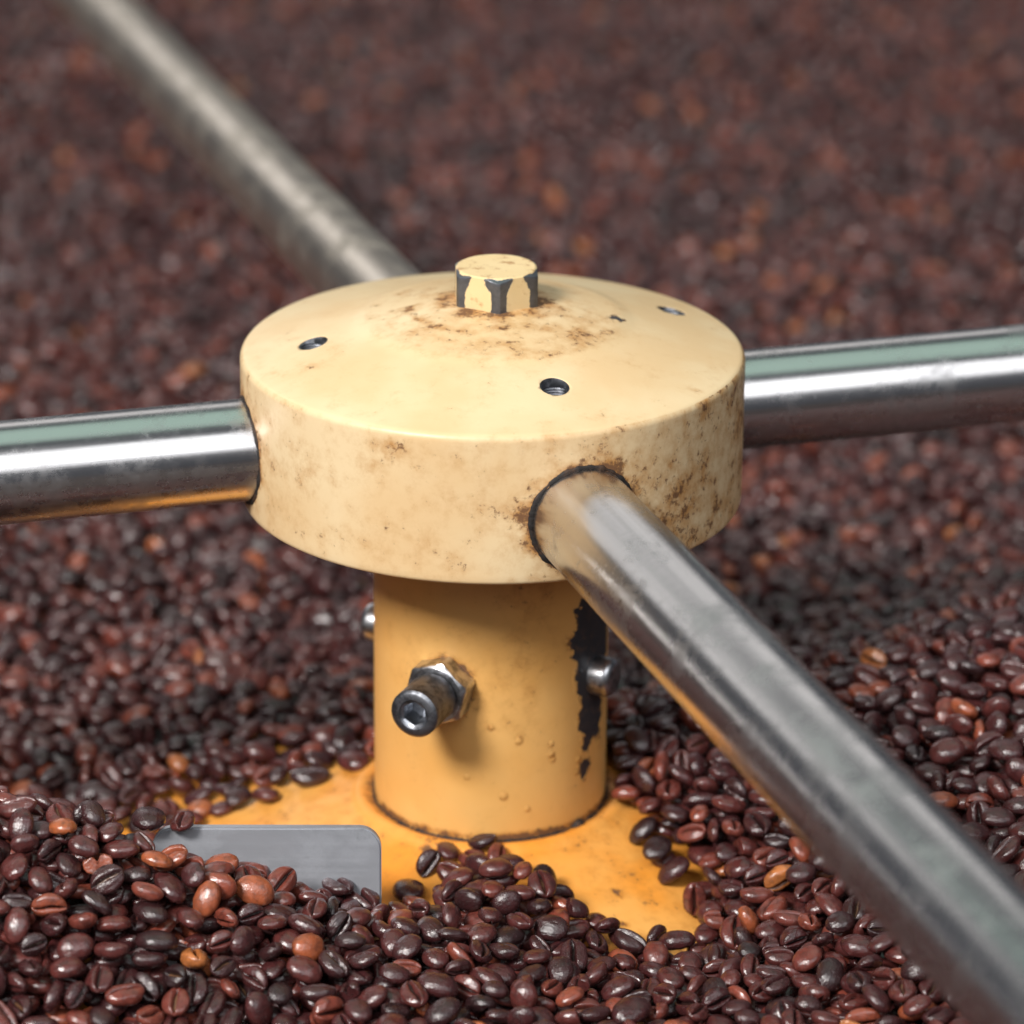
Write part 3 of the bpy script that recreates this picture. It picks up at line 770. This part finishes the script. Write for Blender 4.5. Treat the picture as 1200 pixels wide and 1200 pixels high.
# --- all the others: one mass of beans
rest = np.where(~is_chosen)[0]; rest = np.array([b for b in rest if ORI[ORI_I[b]][0] in sources])
me = bpy.data.meshes.new("coffee_bean_mass"); me.from_pydata([tuple(p) for p in placed[rest, :3]*S], [], [])
rot = np.array([list(euler_of(b)[0]) for b in rest], np.float32); scl = np.array([ORI[ORI_I[b]][2] for b in rest], np.float32); var = np.array([ORI[ORI_I[b]][0] for b in rest], np.int32)
a_ = me.attributes.new("rot", 'FLOAT_VECTOR', 'POINT'); a_.data.foreach_set("vector", rot.ravel())
a_ = me.attributes.new("scl", 'FLOAT', 'POINT'); a_.data.foreach_set("value", scl)
a_ = me.attributes.new("tone", 'FLOAT', 'POINT'); a_.data.foreach_set("value", tone[rest].astype(np.float32))
a_ = me.attributes.new("variant", 'INT', 'POINT'); a_.data.foreach_set("value", var)
mass = bpy.data.objects.new("coffee_bean_mass", me); COL.objects.link(mass)
tag(mass, "mass of dark roasted coffee beans filling the cooling tray", "coffee beans", kind="stuff")
ng = bpy.data.node_groups.new("beans_on_points", 'GeometryNodeTree')
ng.interface.new_socket("Geometry", in_out='INPUT', socket_type='NodeSocketGeometry'); ng.interface.new_socket("Geometry", in_out='OUTPUT', socket_type='NodeSocketGeometry')
gi = ng.nodes.new('NodeGroupInput'); go = ng.nodes.new('NodeGroupOutput'); join = ng.nodes.new('GeometryNodeJoinGeometry')
def named(name, typ):
    n = ng.nodes.new('GeometryNodeInputNamedAttribute'); n.data_type = typ; n.inputs[0].default_value = name
    return n.outputs[0]
rot_s = named("rot", 'FLOAT_VECTOR'); scl_s = named("scl", 'FLOAT'); var_s = named("variant", 'INT')
for v, src in sources.items():
    cmp_ = ng.nodes.new('FunctionNodeCompare'); cmp_.data_type = 'INT'; cmp_.operation = 'EQUAL'
    ng.links.new(var_s, cmp_.inputs[2]); cmp_.inputs[3].default_value = v
    oi_ = ng.nodes.new('GeometryNodeObjectInfo'); oi_.inputs[0].default_value = src; oi_.inputs[1].default_value = True; oi_.transform_space = 'ORIGINAL'
    ip = ng.nodes.new('GeometryNodeInstanceOnPoints')
    e2r = ng.nodes.new('FunctionNodeEulerToRotation'); ng.links.new(rot_s, e2r.inputs[0])
    ng.links.new(gi.outputs[0], ip.inputs['Points']); ng.links.new(cmp_.outputs[0], ip.inputs['Selection']); ng.links.new(oi_.outputs['Geometry'], ip.inputs['Instance'])
    ng.links.new(e2r.outputs[0], ip.inputs['Rotation']); ng.links.new(scl_s, ip.inputs['Scale'])
    ng.links.new(ip.outputs[0], join.inputs[0])
ng.links.new(join.outputs[0], go.inputs[0])
mod = mass.modifiers.new("beans", 'NODES'); mod.node_group = ng
print("beans placed", NB, "own objects", len(chosen), "smallest seen", seen[chosen].min())
